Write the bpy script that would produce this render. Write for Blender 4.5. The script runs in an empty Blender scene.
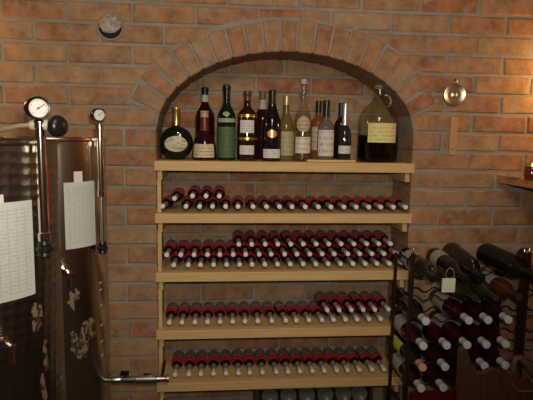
import bpy, bmesh, math, random
from mathutils import Vector, Matrix, Quaternion
random.seed(7)
PI = math.pi
S = bpy.context.scene
COL = S.collection
H = 1.5                      # camera height above the floor
F, TH, AL, RO = 518.0, math.radians(7.3345), math.radians(5.2566), math.radians(.9314)

# ------------------------------------------------------------------ camera, world, lights, exposure
cam = bpy.data.objects.new('camera', bpy.data.cameras.new('camera'))
COL.objects.link(cam); S.camera = cam
cam.data.sensor_width = 36; cam.data.lens = F/533*36; cam.data.clip_start = .02
cam.matrix_world = Matrix.Translation((0, 0, H)) @ Matrix.Rotation(-AL, 4, 'Z') @ Matrix.Rotation(PI/2-TH, 4, 'X') @ Matrix.Rotation(RO, 4, 'Z')
w = bpy.data.worlds.new('world'); S.world = w; w.use_nodes = True
w.node_tree.nodes['Background'].inputs[0].default_value = (.9, .75, .6, 1)
w.node_tree.nodes['Background'].inputs[1].default_value = .02
S.view_settings.view_transform = 'Standard'; S.view_settings.look = 'None'
S.view_settings.gamma = 1; S.view_settings.use_curve_mapping = False
S.view_settings.exposure = 0.0
S.cycles.use_denoising = True
S.cycles.max_bounces = 8; S.cycles.transparent_max_bounces = 12
S.cycles.caustics_refractive = False; S.cycles.caustics_reflective = False

def light(name, kind, loc, energy, color, size=.05, target=None, spread=None, cone=None):
    d = bpy.data.lights.new(name, kind); d.energy = energy; d.color = color
    if kind == 'AREA':
        d.size = size
        if spread: d.spread = spread
    else: d.shadow_soft_size = size
    if kind == 'SPOT': d.spot_size = cone; d.spot_blend = .8
    o = bpy.data.objects.new(name, d); COL.objects.link(o); o.location = loc
    if target is not None:
        o.rotation_euler = (Vector(target)-Vector(loc)).to_track_quat('-Z', 'Y').to_euler()
    return o
light('ceiling_light', 'AREA', (.15, .35, 2.35), 7, (1, .84, .66), .35, (.15, 2.07, 1.35))
light('added_room_fill', 'POINT', (.0, -.7, 2.3), 14, (1, .80, .60), .12)  # unseen fill added behind the camera to brighten the room and tank reflections
light('camera_flash', 'SPOT', (.05, -.02, 1.58), 57, (1, .94, .79), .035, (.10, 2.07, 1.62), cone=math.radians(88))
light('wall_lamp_warm_left', 'POINT', (-1.08, 1.90, 1.80), 3.4, (1, .56, .22), .04)
light('wall_lamp_warm_right', 'POINT', (1.42, 1.95, 1.74), 4.2, (1, .58, .20), .03)

# ------------------------------------------------------------------ helpers
def world_at(px, py, Y=2.07, Z=None):
    """point of the place seen at a photo position, at distance plane Y (or at height Z relative to the camera)"""
    u2 = (px-266.5)/F; v2 = (py-200)/F
    u = u2*math.cos(RO)+v2*math.sin(RO); v = -u2*math.sin(RO)+v2*math.cos(RO)
    y = math.cos(TH)-v*math.sin(TH); z = -v*math.cos(TH)-math.sin(TH)
    X = u*math.cos(AL)+y*math.sin(AL); Yd = -u*math.sin(AL)+y*math.cos(AL)
    t = Z/z if Z is not None else Y/Yd
    return Vector((X*t, Yd*t, H+z*t))

def props(o, label=None, cat=None, group=None, kind=None):
    if label: o['label'] = label
    if cat: o['category'] = cat
    if group: o['group'] = group
    if kind: o['kind'] = kind
    return o
def root(name, label, cat, loc=(0, 0, 0), group=None):
    o = bpy.data.objects.new(name, None); COL.objects.link(o)
    o.location = loc; o.empty_display_size = .03
    return props(o, label, cat, group)
def obj(name, bm, mat, parent=None, smooth=True, sharp=40):
    bmesh.ops.recalc_face_normals(bm, faces=bm.faces[:])
    me = bpy.data.meshes.new(name); bm.to_mesh(me); bm.free()
    for m in (mat if isinstance(mat, (list, tuple)) else [mat]): me.materials.append(m)
    if smooth:
        for p in me.polygons: p.use_smooth = True
        me.set_sharp_from_angle(angle=math.radians(sharp))
    o = bpy.data.objects.new(name, me); COL.objects.link(o)
    if parent: o.parent = parent
    return o
def copy_tree(o, parent=None):
    c = o.copy(); COL.objects.link(c)
    if parent: c.parent = parent
    for ch in list(o.children): copy_tree(ch, c)
    return c
def lathe(prof, n=24, bm=None, M=None, cap0=True, cap1=True, uv=False):
    """surface of revolution about z from (radius, height) pairs"""
    bm = bm or bmesh.new(); M = M or Matrix()
    rings = []
    for r, z in prof:
        if r < 1e-6: rings.append([bm.verts.new(M @ Vector((0, 0, z)))])
        else: rings.append([bm.verts.new(M @ Vector((r*math.cos(2*PI*k/n), r*math.sin(2*PI*k/n), z))) for k in range(n)])
    lay = bm.loops.layers.uv.verify() if uv else None
    for i in range(len(rings)-1):
        a, b = rings[i], rings[i+1]
        for k in range(n):
            k2 = (k+1) % n
            if len(a) == 1 and len(b) == 1: break
            if len(a) == 1: vs = (a[0], b[k2], b[k])
            elif len(b) == 1: vs = (a[k], a[k2], b[0])
            else: vs = (a[k], a[k2], b[k2], b[k])
            f = bm.faces.new(vs)
            if uv and len(vs) == 4:
                R = prof[i][0]
                for lp, (kk, zz) in zip(f.loops, ((k, prof[i][1]), (k+1, prof[i][1]), (k+1, prof[i+1][1]), (k, prof[i+1][1]))):
                    lp[lay].uv = (2*PI*kk/n*R, zz)
    if cap0 and len(rings[0]) > 1: bm.faces.new(rings[0][::-1])
    if cap1 and len(rings[-1]) > 1: bm.faces.new(rings[-1])
    return bm
def box(x0, x1, y0, y1, z0, z1, bm=None, bev=0, M=None):
    own = bmesh.new(); M = M or Matrix()
    vs = [own.verts.new((x, y, z)) for z in (z0, z1) for y in (y0, y1) for x in (x0, x1)]
    for f in ((0, 2, 3, 1), (4, 5, 7, 6), (0, 1, 5, 4), (2, 6, 7, 3), (0, 4, 6, 2), (1, 3, 7, 5)): own.faces.new([vs[i] for i in f])
    if bev: bmesh.ops.bevel(own, geom=own.edges[:], offset=bev, segments=2, affect='EDGES', profile=.6)
    own.transform(M)
    if bm is None: return own
    me = bpy.data.meshes.new('t'); own.to_mesh(me); own.free(); bm.from_mesh(me); bpy.data.meshes.remove(me)
    return bm
def tube(pts, r, n=10, bm=None, closed=False):
    bm = bm or bmesh.new(); pts = [Vector(p) for p in pts]; N = len(pts); rings = []
    up = None
    for i, p in enumerate(pts):
        if closed: d = (pts[(i+1) % N]-pts[i-1]).normalized()
        else: d = (pts[min(i+1, N-1)]-pts[max(i-1, 0)]).normalized()
        if up is None: up = d.orthogonal().normalized()
        up = (up-d*up.dot(d)).normalized(); s = d.cross(up)
        rr = r[i] if isinstance(r, (list, tuple)) else r
        rings.append([bm.verts.new(p+rr*(math.cos(2*PI*k/n)*up+math.sin(2*PI*k/n)*s)) for k in range(n)])
    for i in range(N if closed else N-1):
        a, b = rings[i], rings[(i+1) % N]
        for k in range(n): bm.faces.new((a[k], a[(k+1) % n], b[(k+1) % n], b[k]))
    if not closed: bm.faces.new(rings[0][::-1]); bm.faces.new(rings[-1])
    return bm
def prism(poly, y0, y1, bm=None, bev=0):
    """polygon in (x, z) extruded from y0 to y1"""
    own = bmesh.new()
    a = [own.verts.new((x, y0, z)) for x, z in poly]; b = [own.verts.new((x, y1, z)) for x, z in poly]; n = len(poly)
    own.faces.new(a); own.faces.new(b[::-1])
    for i in range(n): own.faces.new((a[i], b[i], b[(i+1) % n], a[(i+1) % n]))
    if bev: bmesh.ops.bevel(own, geom=[e for e in own.edges], offset=bev, segments=1, affect='EDGES')
    if bm is None: return own
    me = bpy.data.meshes.new('t'); own.to_mesh(me); own.free(); bm.from_mesh(me); bpy.data.meshes.remove(me)
    return bm
def arc_patch(prof_r, z0, z1, a0, a1, th=.0012, n=10, nz=2, oval=False, uvw=True):
    """label wrapped round an upright body; prof_r = radius or function of z; angles in degrees, -90 faces the viewer"""
    bm = bmesh.new(); lay = bm.loops.layers.uv.verify(); R = prof_r if callable(prof_r) else (lambda z: prof_r)
    grid = []
    for layer in (0, 1):
        g = []
        for j in range(nz+1):
            t = j/nz; row = []
            for i in range(n+1):
                s = i/n
                if oval:
                    # a disc mapped from the unit square
                    U, V = 2*s-1, 2*t-1
                    uu = U*math.sqrt(1-V*V/2); vv = V*math.sqrt(1-U*U/2)
                    ss, tt = (uu+1)/2, (vv+1)/2
                else: ss, tt = s, t
                z = z0+(z1-z0)*tt; a = math.radians(a0+(a1-a0)*ss); r = R(z)+(th if layer else -.0004)
                row.append((bm.verts.new((r*math.cos(a), r*math.sin(a), z)), (ss, tt)))
            g.append(row)
        grid.append(g)
    o = grid[1]
    for j in range(nz):
        for i in range(n):
            q = (o[j][i], o[j][i+1], o[j+1][i+1], o[j+1][i]); f = bm.faces.new([v[0] for v in q])
            for lp, v in zip(f.loops, q): lp[lay].uv = v[1]
    edge = [(0, i) for i in range(n)]+[(j, n) for j in range(nz)]+[(nz, i) for i in range(n, 0, -1)]+[(j, 0) for j in range(nz, 0, -1)]
    for k in range(len(edge)):
        (j, i), (j2, i2) = edge[k], edge[(k+1) % len(edge)]
        bm.faces.new((grid[0][j][i][0], grid[0][j2][i2][0], o[j2][i2][0], o[j][i][0]))
    return bm

# ------------------------------------------------------------------ materials
def mat(name, color, rough=.5, metal=0, trans=0, ior=1.45, spec=None, coat=0, noise=None, bump=None, alpha=1, emit=None):
    m = bpy.data.materials.new(name); m.use_nodes = True; nt = m.node_tree; b = nt.nodes['Principled BSDF']
    b.inputs['Base Color'].default_value = (*color, 1); b.inputs['Roughness'].default_value = rough
    b.inputs['Metallic'].default_value = metal; b.inputs['Transmission Weight'].default_value = trans
    b.inputs['IOR'].default_value = ior
    if spec is not None: b.inputs['Specular IOR Level'].default_value = spec
    b.inputs['Coat Weight'].default_value = coat; b.inputs['Alpha'].default_value = alpha
    tc = nt.nodes.new('ShaderNodeTexCoord')
    if noise:
        sc, c2, lo, hi = noise[:4]
        mp = nt.nodes.new('ShaderNodeMapping'); nt.links.new(tc.outputs['Object'], mp.inputs[0])
        if len(noise) > 4: mp.inputs['Scale'].default_value = noise[4]
        nz = nt.nodes.new('ShaderNodeTexNoise'); nz.inputs['Scale'].default_value = sc; nz.inputs['Detail'].default_value = 5
        cr = nt.nodes.new('ShaderNodeValToRGB'); cr.color_ramp.elements[0].position = lo; cr.color_ramp.elements[1].position = hi
        cr.color_ramp.elements[0].color = (*color, 1); cr.color_ramp.elements[1].color = (*c2, 1)
        nt.links.new(mp.outputs[0], nz.inputs[0]); nt.links.new(nz.outputs['Fac'], cr.inputs[0]); nt.links.new(cr.outputs[0], b.inputs['Base Color'])
    if bump:
        nb = nt.nodes.new('ShaderNodeTexNoise'); nb.inputs['Scale'].default_value = bump[0]; nb.inputs['Detail'].default_value = 6
        bp = nt.nodes.new('ShaderNodeBump'); bp.inputs['Strength'].default_value = bump[1]; bp.inputs['Distance'].default_value = bump[2]
        nt.links.new(tc.outputs['Object'], nb.inputs[0]); nt.links.new(nb.outputs['Fac'], bp.inputs['Height']); nt.links.new(bp.outputs[0], b.inputs['Normal'])
    return m

def brick_mat():
    m = bpy.data.materials.new('brick'); m.use_nodes = True; nt = m.node_tree; b = nt.nodes['Principled BSDF']; L = nt.links.new; N = nt.nodes.new
    b.inputs['Roughness'].default_value = .85; b.inputs['Specular IOR Level'].default_value = .25
    g = N('ShaderNodeNewGeometry'); cr = N('ShaderNodeValToRGB'); e = cr.color_ramp.elements
    cols = [(0, (.36, .175, .080)), (.2, (.40, .235, .118)), (.38, (.35, .140, .067)), (.55, (.40, .26, .14)), (.72, (.37, .19, .09)), (.87, (.41, .27, .145)), (1, (.33, .135, .070))]
    e[0].position, e[0].color = 0, (*cols[0][1], 1); e[1].position, e[1].color = 1, (*cols[-1][1], 1)
    for p, c in cols[1:-1]: q = e.new(p); q.color = (*c, 1)
    L(g.outputs['Random Per Island'], cr.inputs[0])
    tc = N('ShaderNodeTexCoord')
    n1 = N('ShaderNodeTexNoise'); n1.inputs['Scale'].default_value = 14; n1.inputs['Detail'].default_value = 6; n1.inputs['Roughness'].default_value = .65
    L(tc.outputs['Object'], n1.inputs[0])
    r1 = N('ShaderNodeValToRGB'); r1.color_ramp.elements[0].position = .35; r1.color_ramp.elements[0].color = (.62, .60, .60, 1); r1.color_ramp.elements[1].position = .66; r1.color_ramp.elements[1].color = (1.15, 1.12, 1.08, 1)
    L(n1.outputs['Fac'], r1.inputs[0])
    mu = N('ShaderNodeMix'); mu.data_type = 'RGBA'; mu.blend_type = 'MULTIPLY'; mu.inputs[0].default_value = 1
    L(cr.outputs[0], mu.inputs[6]); L(r1.outputs[0], mu.inputs[7])
    n2 = N('ShaderNodeTexNoise'); n2.inputs['Scale'].default_value = 33; n2.inputs['Detail'].default_value = 7; L(tc.outputs['Object'], n2.inputs[0])
    r2 = N('ShaderNodeValToRGB'); r2.color_ramp.elements[0].position = .48; r2.color_ramp.elements[1].position = .70; r2.color_ramp.elements[1].color = (.75, .75, .75, 1)
    L(n2.outputs['Fac'], r2.inputs[0])
    mx = N('ShaderNodeMix'); mx.data_type = 'RGBA'; L(r2.outputs[0], mx.inputs[0]); L(mu.outputs[2], mx.inputs[6]); mx.inputs[7].default_value = (.30, .25, .19, 1)
    L(mx.outputs[2], b.inputs['Base Color'])
    n3 = N('ShaderNodeTexNoise'); n3.inputs['Scale'].default_value = 60; n3.inputs['Detail'].default_value = 8; L(tc.outputs['Object'], n3.inputs[0])
    bp = N('ShaderNodeBump'); bp.inputs['Strength'].default_value = .55; bp.inputs['Distance'].default_value = .004
    L(n3.outputs['Fac'], bp.inputs['Height']); L(bp.outputs[0], b.inputs['Normal'])
    return m
def brick_tex_mat(name, rot):
    m = bpy.data.materials.new(name); m.use_nodes = True; nt = m.node_tree; b = nt.nodes['Principled BSDF']; L = nt.links.new; N = nt.nodes.new
    b.inputs['Roughness'].default_value = .9
    tc = N('ShaderNodeTexCoord'); mp = N('ShaderNodeMapping'); mp.inputs['Rotation'].default_value = rot
    L(tc.outputs['Object'], mp.inputs[0])
    t = N('ShaderNodeTexBrick'); t.inputs['Scale'].default_value = 1; t.inputs['Brick Width'].default_value = .24; t.inputs['Row Height'].default_value = .078; t.inputs['Mortar Size'].default_value = .007
    t.inputs['Color1'].default_value = (.38, .16, .07, 1); t.inputs['Color2'].default_value = (.28, .11, .05, 1); t.inputs['Mortar'].default_value = (.22, .19, .15, 1)
    L(mp.outputs[0], t.inputs[0]); L(t.outputs['Color'], b.inputs['Base Color'])
    bp = N('ShaderNodeBump'); bp.inputs['Distance'].default_value = .005; bp.invert = True; L(t.outputs['Fac'], bp.inputs['Height']); L(bp.outputs[0], b.inputs['Normal'])
    return m
def printed_mat(name, paper, ink, rows=9, cols=0, amount=.5, rough=.6, seed=0):
    """paper with rows of faint illegible print, from the patch's own uv"""
    m = bpy.data.materials.new(name); m.use_nodes = True; nt = m.node_tree; b = nt.nodes['Principled BSDF']; L = nt.links.new; N = nt.nodes.new
    b.inputs['Roughness'].default_value = rough
    tc = N('ShaderNodeTexCoord'); sp = N('ShaderNodeSeparateXYZ'); L(tc.outputs['UV'], sp.inputs[0])
    def math_(op, a, bb=None):
        n = N('ShaderNodeMath'); n.operation = op
        for i, v in enumerate((a, bb)):
            if v is None: continue
            if isinstance(v, (int, float)): n.inputs[i].default_value = v
            else: L(v, n.inputs[i])
        return n.outputs[0]
    r = math_('FRACT', math_('MULTIPLY', sp.outputs[1], rows)); r = math_('GREATER_THAN', r, .55)
    mp = N('ShaderNodeMapping'); mp.inputs['Scale'].default_value = (14, rows, 1); mp.inputs['Location'].default_value = (seed*3.1, seed, 0); L(tc.outputs['UV'], mp.inputs[0])
    nz = N('ShaderNodeTexNoise'); nz.inputs['Scale'].default_value = 1; nz.inputs['Detail'].default_value = 1; L(mp.outputs[0], nz.inputs[0])
    k = math_('MULTIPLY', r, math_('GREATER_THAN', nz.outputs['Fac'], .47))
    if cols:
        c = math_('GREATER_THAN', math_('FRACT', math_('MULTIPLY', sp.outputs[0], cols)), .9); k = math_('MAXIMUM', math_('MULTIPLY', k, .7), c)
        c2 = math_('GREATER_THAN', math_('FRACT', math_('MULTIPLY', sp.outputs[1], rows)), .9); k = math_('MAXIMUM', k, c2)
    inb = math_('MULTIPLY', math_('LESS_THAN', math_('ABSOLUTE', math_('SUBTRACT', sp.outputs[0], .5)), .44), math_('LESS_THAN', math_('ABSOLUTE', math_('SUBTRACT', sp.outputs[1], .5)), .44))
    k = math_('MULTIPLY', math_('MULTIPLY', k, inb), amount)
    mx = N('ShaderNodeMix'); mx.data_type = 'RGBA'; L(k, mx.inputs[0]); mx.inputs[6].default_value = (*paper, 1); mx.inputs[7].default_value = (*ink, 1)
    L(mx.outputs[2], b.inputs['Base Color'])
    return m

BRICK = brick_mat()
MORTAR = mat('mortar', (.24, .215, .18), .95, noise=(9, (.32, .285, .235), .35, .7), bump=(45, .6, .004))
PINE = mat('pine_wood', (.68, .46, .21), .55, noise=(6, (.57, .36, .15), .35, .7, (1, 14, 14)), bump=(60, .15, .001))
PINE_Y = mat('pine_wood_lengthwise', (.66, .44, .20), .55, noise=(6, (.48, .28, .11), .35, .7, (14, 1, 14)))
DARKWOOD = mat('dark_stained_wood', (.070, .032, .018), .42, noise=(8, (.040, .019, .011), .3, .7, (12, 12, 1.5)), bump=(50, .2, .001))
HANDLEWOOD = mat('worn_brown_wood', (.09, .055, .032), .45, noise=(9, (.06, .033, .018), .3, .7))
REDWOOD = mat('dark_red_paint', (.09, .008, .008), .4)
IRON = mat('wrought_iron', (.055, .028, .02), .38, metal=.6, noise=(40, (.03, .018, .014), .3, .7))
CHROME = mat('chrome', (.78, .77, .74), .12, metal=1)
DULLSTEEL = mat('dull_steel', (.48, .46, .43), .3, metal=1)
BLACKPL = mat('black_plastic', (.010, .010, .010), .30)
WHITE_CAP = mat('white_capsule', (.80, .79, .76), .4)
WHITE_CAP_BIG = mat('white_plastic_capsule', (.60, .61, .63), .35)
PINK_CAP = mat('pink_capsule', (.70, .34, .27), .35)
GOLD = mat('gold_foil', (.80, .55, .20), .28, metal=.9)
BLACKGLASS = mat('dark_wine_glass', (.012, .006, .007), .09, coat=.3)
WINEGLASS = mat('red_wine_glass', (.028, .002, .006), .07, coat=.4)
GREENGLASS = mat('dark_green_glass', (.006, .011, .004), .07, coat=.3)
OLIVEGLASS = mat('olive_glass', (.030, .034, .009), .08, coat=.3)
BROWNGLASS = mat('brown_glass', (.07, .025, .010), .1, coat=.3)
DUSTGLASS = mat('dusty_dark_glass', (.008, .008, .005), .20)
DUSTGREEN = mat('dusty_green_glass', (.10, .115, .085), .35)
RED = mat('red_band', (.40, .016, .022), .4)
NECKGREY = mat('grey_neck_sleeve', (.30, .26, .235), .35)
def thin_glass(name, tint, ior=1.5):
    """thin-walled glass: tinted see-through with reflections that grow at grazing angles"""
    m = bpy.data.materials.new(name); m.use_nodes = True; nt = m.node_tree; N = nt.nodes.new; L = nt.links.new
    nt.nodes.remove(nt.nodes['Principled BSDF']); o = nt.nodes['Material Output']
    t = N('ShaderNodeBsdfTransparent'); t.inputs[0].default_value = (*tint, 1); g = N('ShaderNodeBsdfGlossy'); g.inputs['Roughness'].default_value = .06
    f = N('ShaderNodeLayerWeight'); f.inputs['Blend'].default_value = .5; p = N('ShaderNodeMath'); p.operation = 'POWER'; p.inputs[1].default_value = 4; L(f.outputs['Facing'], p.inputs[0])
    q = N('ShaderNodeMath'); q.operation = 'MULTIPLY_ADD'; q.inputs[1].default_value = .6*(ior-1)*2; q.inputs[2].default_value = .08*(ior-1); L(p.outputs[0], q.inputs[0])
    x = N('ShaderNodeMixShader'); L(q.outputs[0], x.inputs[0]); L(t.outputs[0], x.inputs[1]); L(g.outputs[0], x.inputs[2]); L(x.outputs[0], o.inputs[0])
    return m
CLEAR = thin_glass('clear_glass', (.975, .98, .965)); GREENCLEAR = thin_glass('greenish_clear_glass', (.965, .97, .93))
PAPER = printed_mat('printed_table_sheet', (.62, .63, .60), (.30, .34, .38), rows=26, cols=7, amount=.45)
PLAINPAPER = mat('plain_paper', (.72, .72, .68), .7)

# ------------------------------------------------------------------ the room
RX, LX, BY, CEIL = 1.50, -1.75, -1.6, 2.55
NX0, NX1, NB = -.250, .792, 2.30       # niche sides and back
EC, EA, EB = .271, .521, .322          # arch ellipse centre, half width, rise; springs at camera height
C0, DC = .4039, .078
WF = 2.072                              # mortar face of the front wall
props(obj('floor', box(LX, RX, BY, 2.6, -.1, 0), mat('concrete_floor', (.13, .11, .09), .8, noise=(5, (.09, .075, .06), .3, .7), bump=(20, .3, .004)), smooth=False), kind='structure')
props(obj('ceiling', box(LX, RX, BY, 2.6, CEIL, CEIL+.1), mat('ceiling_plaster', (.30, .25, .20), .9, bump=(12, .4, .006)), smooth=False), kind='structure')
props(obj('wall_left', box(LX-.1, LX, BY, 2.6, 0, CEIL), brick_tex_mat('brick_side', (PI/2, 0, PI/2)), smooth=False), kind='structure')
props(obj('wall_right', box(RX, RX+.1, BY, 2.6, 0, CEIL), bpy.data.materials['brick_side'], smooth=False), kind='structure')
props(obj('wall_back', box(LX, RX, BY-.1, BY, 0, CEIL), brick_tex_mat('brick_rear', (PI/2, 0, 0)), smooth=False), kind='structure')

def ell_z(x, a=EA, b=EB):
    t = 1-((x-EC)/a)**2
    return H+b*math.sqrt(t) if t > 0 else H-9
def put_brick(bm, x0, x1, z0, z1, yf, depth, jit=.0025):
    """one hand-made brick: slightly crooked, front arris worn round"""
    j = lambda s=jit: random.uniform(-s, s)
    yf += j(.0016); e = .004
    c = [(x0+j(), z0+j()), (x1+j(), z0+j()), (x1+j(), z1+j()), (x0+j(), z1+j())]
    ins = [(1, 1), (-1, 1), (-1, -1), (1, -1)]
    r0 = [bm.verts.new((x, yf+depth, z)) for x, z in c]
    r1 = [bm.verts.new((x, yf+.004, z)) for x, z in c]
    r2 = [bm.verts.new((x+a*e, yf+j(.001), z+b*e)) for (x, z), (a, b) in zip(c, ins)]
    for a, b in ((r0, r1), (r1, r2)):
        for i in range(4): bm.faces.new((a[i], a[(i+1) % 4], b[(i+1) % 4], b[i]))
    bm.faces.new(r2)
def courses(bm, xa, xb, yf, depth, clip, x_even, x_odd, L=.24, edge_depth=None):
    k = -9
    while True:
        zt = H+C0-k*DC; zb = zt-DC
        if zt < .01: break
        if zb < CEIL:
            x = (x_even if k % 2 == 0 else x_odd); x -= math.ceil((x-xa)/L)*L
            while x < xb:
                a, b = max(x, xa), min(x+L, xb)
                if b-a > .02: clip(bm, a+.006, b-.006, max(zb+.006, 0), min(zt-.006, CEIL), yf, depth)
                x += L
        k += 1
OUT = .118
def clip_front(bm, a, b, z0, z1, yf, depth):
    if b <= NX0 or a >= NX1 or z0 > H+EB+OUT: return put_brick(bm, a, b, z0, z1, yf, depth)
    # above the opening: keep the part of the brick outside the middle of the voussoir ring
    def ok(x, z): return z > (ell_z(x, EA, EB) if z < H+.085 else ell_z(x, EA+OUT*.55, EB+OUT*.55))
    zm = (z0+z1)/2
    n = 24; xs = [a+(b-a)*i/n for i in range(n+1)]; run = []
    good = [ok(x, zm) for x in xs]
    i = 0
    while i <= n:
        if good[i]:
            j = i
            while j < n and good[j+1]: j += 1
            if xs[j]-xs[i] > .015: put_brick(bm, xs[i], xs[j], z0, z1, yf, depth, .001)
            i = j+1
        else: i += 1
bm = bmesh.new()
# piers left and right of the opening; the bricks along its edge run through the depth of the niche
for side in (0, 1):
    k = -9
    while True:
        zt = H+C0-k*DC; zb = zt-DC
        if zt < .01: break
        if zb < H+.02:
            off = .24 if k % 2 == 0 else .12; first = True; p = NX0 if side == 0 else NX1
            while (p > LX) if side == 0 else (p < RX):
                q = p-off if side == 0 else p+off; off = .24
                a, b = (max(q, LX), p) if side == 0 else (p, min(q, RX))
                if b-a > .02:
                    aa, bb = a+.006, b-.006
                    if first and side == 0: bb = p+.003
                    if first and side == 1: aa = p-.003
                    put_brick(bm, aa, bb, max(zb+.006, 0), zt-.006, WF-.004, (NB-WF) if first else .03, .001 if first else .0025)
                p = q; first = False
        else:
            off = .24 if k % 2 == 0 else .12; xm_ = EC+(.05 if k % 2 else -.06)
            for side_, start in ((0, NX0+.038-off-.24*8), (1, NX1+off-.24*8)):
                x = start
                while x < RX:
                    a, b = (max(x, LX), min(x+.24, xm_)) if side_ == 0 else (max(x, xm_), min(x+.24, RX))
                    if b-a > .02: clip_front(bm, a+.006, b-.006, zb+.006, min(zt-.006, CEIL), WF-.004, .03)
                    x += .24
        k += 1
nbrick = len(bm.faces)
# mortar body with the arched opening
xs = [LX, NX0] + [NX0+(NX1-NX0)*i/48 for i in range(1, 48)] + [NX1, RX]
def ztop(x): return H if x <= NX0+1e-6 or x >= NX1-1e-6 else max(H, ell_z(x))
def q4(*p):
    f = bm.faces.new([bm.verts.new(v) for v in p]); f.material_index = 1
q4((LX, WF, 0), (NX0, WF, 0), (NX0, WF, CEIL), (LX, WF, CEIL)); q4((NX1, WF, 0), (RX, WF, 0), (RX, WF, CEIL), (NX1, WF, CEIL))
for i in range(1, len(xs)-2):
    a, b = xs[i], xs[i+1]
    q4((a, WF, ztop(a)), (b, WF, ztop(b)), (b, WF, CEIL), (a, WF, CEIL))
    q4((a, WF, ztop(a)), (a, NB, ztop(a)), (b, NB, ztop(b)), (b, WF, ztop(b)))
q4((NX0, WF, 0), (NX0, NB, 0), (NX0, NB, H), (NX0, WF, H)); q4((NX1, WF, 0), (NX1, NB, 0), (NX1, NB, H), (NX1, WF, H))
props(obj('wall_front', bm, [BRICK, MORTAR], smooth=False), kind='structure')

bm = bmesh.new()
courses(bm, NX0-.1, NX1+.1, NB-.004, .03, put_brick, NX0-.07, NX0+.05)
n0 = len(bm.faces)
q4((NX0-.3, NB, 0), (NX1+.3, NB, 0), (NX1+.3, NB, H+.5), (NX0-.3, NB, H+.5))
props(obj('wall_niche', bm, [BRICK, MORTAR], smooth=False), kind='structure')

# the brick arch: voussoirs on edge, through the depth of the niche
bm = bmesh.new()
def epoint(t, o): # t angle, o offset outward along the normal
    x, z = EA*math.cos(t), EB*math.sin(t); nx, nz = math.cos(t)/EA, math.sin(t)/EB; l = math.hypot(nx, nz)
    return Vector((EC+x+o*nx/l, 0, H+z+o*nz/l))
ts = [math.radians(14+153*i/2000) for i in range(2001)]; s = [0]
for i in range(2000): s.append(s[-1]+(epoint(ts[i+1], .02)-epoint(ts[i], .02)).length)
NV = 19; step = s[-1]/NV; import bisect
tat = lambda v: ts[min(bisect.bisect(s, v), 2000)]
for i in range(NV):
    a, b = tat(i*step+.005), tat((i+1)*step-.005); o0, o1 = -.004, OUT+random.uniform(-.01, .008)
    # spread the brick evenly to the outside so the joint stays a wedge
    P4 = [epoint(a, o0), epoint(b, o0), epoint(b, o1), epoint(a, o1)]
    mid0, mid1 = (P4[0]+P4[1])/2, (P4[2]+P4[3])/2; wdt = (P4[1]-P4[0]).length
    d1 = (P4[2]-P4[3]).normalized(); P4[2] = mid1+d1*min((P4[2]-P4[3]).length/2, wdt*.60); P4[3] = mid1-d1*min((P4[2]-P4[3]).length/2, wdt*.60)
    yf = WF-.010+random.uniform(-.002, .002); c = sum(P4, Vector())/4
    r0 = [bm.verts.new((p.x, NB, p.z)) for p in P4]; r1 = [bm.verts.new((p.x, yf+.004, p.z)) for p in P4]
    r2 = [bm.verts.new((p.x+(c.x-p.x)*.08, yf, p.z+(c.z-p.z)*.08)) for p in P4]
    for A, B in ((r0, r1), (r1, r2)):
        for m_ in range(4): bm.faces.new((A[m_], A[(m_+1) % 4], B[(m_+1) % 4], B[m_]))
    bm.faces.new(r2)
n = 90
for i in range(n):   # mortar ring they sit in
    a, b = math.radians(13.5+154*i/n), math.radians(13.5+154*(i+1)/n)
    p = [epoint(a, .001), epoint(b, .001), epoint(b, OUT+.008), epoint(a, OUT+.008)]; y = WF-.005
    q4(*[(v.x, y, v.z) for v in p]); q4((p[3].x, y, p[3].z), (p[2].x, y, p[2].z), (p[2].x, WF+.02, p[2].z), (p[3].x, WF+.02, p[3].z))
props(obj('trim_1', bm, [BRICK, MORTAR], smooth=False), kind='structure')

# ------------------------------------------------------------------ niche shelves
SH = [-.113, -.322, -.563, -.806, -1.033]; SHZ = [H+z for z in SH]; SF = 2.058; TK = .039
ORD = ['first', 'second', 'third', 'fourth', 'fifth', 'sixth', 'seventh', 'eighth', 'ninth', 'tenth', 'eleventh', 'twelfth', 'thirteenth', 'fourteenth', 'fifteenth', 'sixteenth', 'seventeenth', 'eighteenth', 'nineteenth']
slab = ['top shelf board of the niche, carrying the tall standing bottles', 'second shelf board down, carrying one long row of small bottles', 'middle shelf board, carrying the largest pile of small lying bottles', 'fourth shelf board down, with extra bottles piled on its right half', 'lowest shelf board of the niche, carrying a single row of small bottles']
for i, z in enumerate(SHZ):
    t = root('niche_shelf', 'pale pine ' + slab[i], 'shelf', (0, SF, z-TK), 'pine shelves in the brick niche')
    obj('board', box(NX0+.003, NX1-.006, .018, NB-SF-.006, TK-.020, TK, bev=.001), PINE, t, False)
    obj('front_rail', box(NX0-.004, NX1+.004, 0, .018, .0, TK, bev=.0025), PINE, t, False)
    for x0, x1 in ((NX0+.005, NX0+.024), (NX1-.026, NX1-.007)):
        obj('cleat', box(x0, x1, .020, NB-SF-.008, TK-.078, TK-.021, bev=.001), PINE_Y, t, False)
for x0, x1, lb in ((NX0+.004, NX0+.019, 'thin pine upright along the left side of the brick niche'),):
    up = root('upright', lb, 'post', (0, 0, 0))
    zs = [0]+[z for z in reversed(SHZ)]
    for a, b in zip(zs[:-1], zs[1:]): obj('post_length', box(x0, x1, .022+SF, .046+SF, a+.001, b-TK-.036), PINE, up, False)
    o = None

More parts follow.
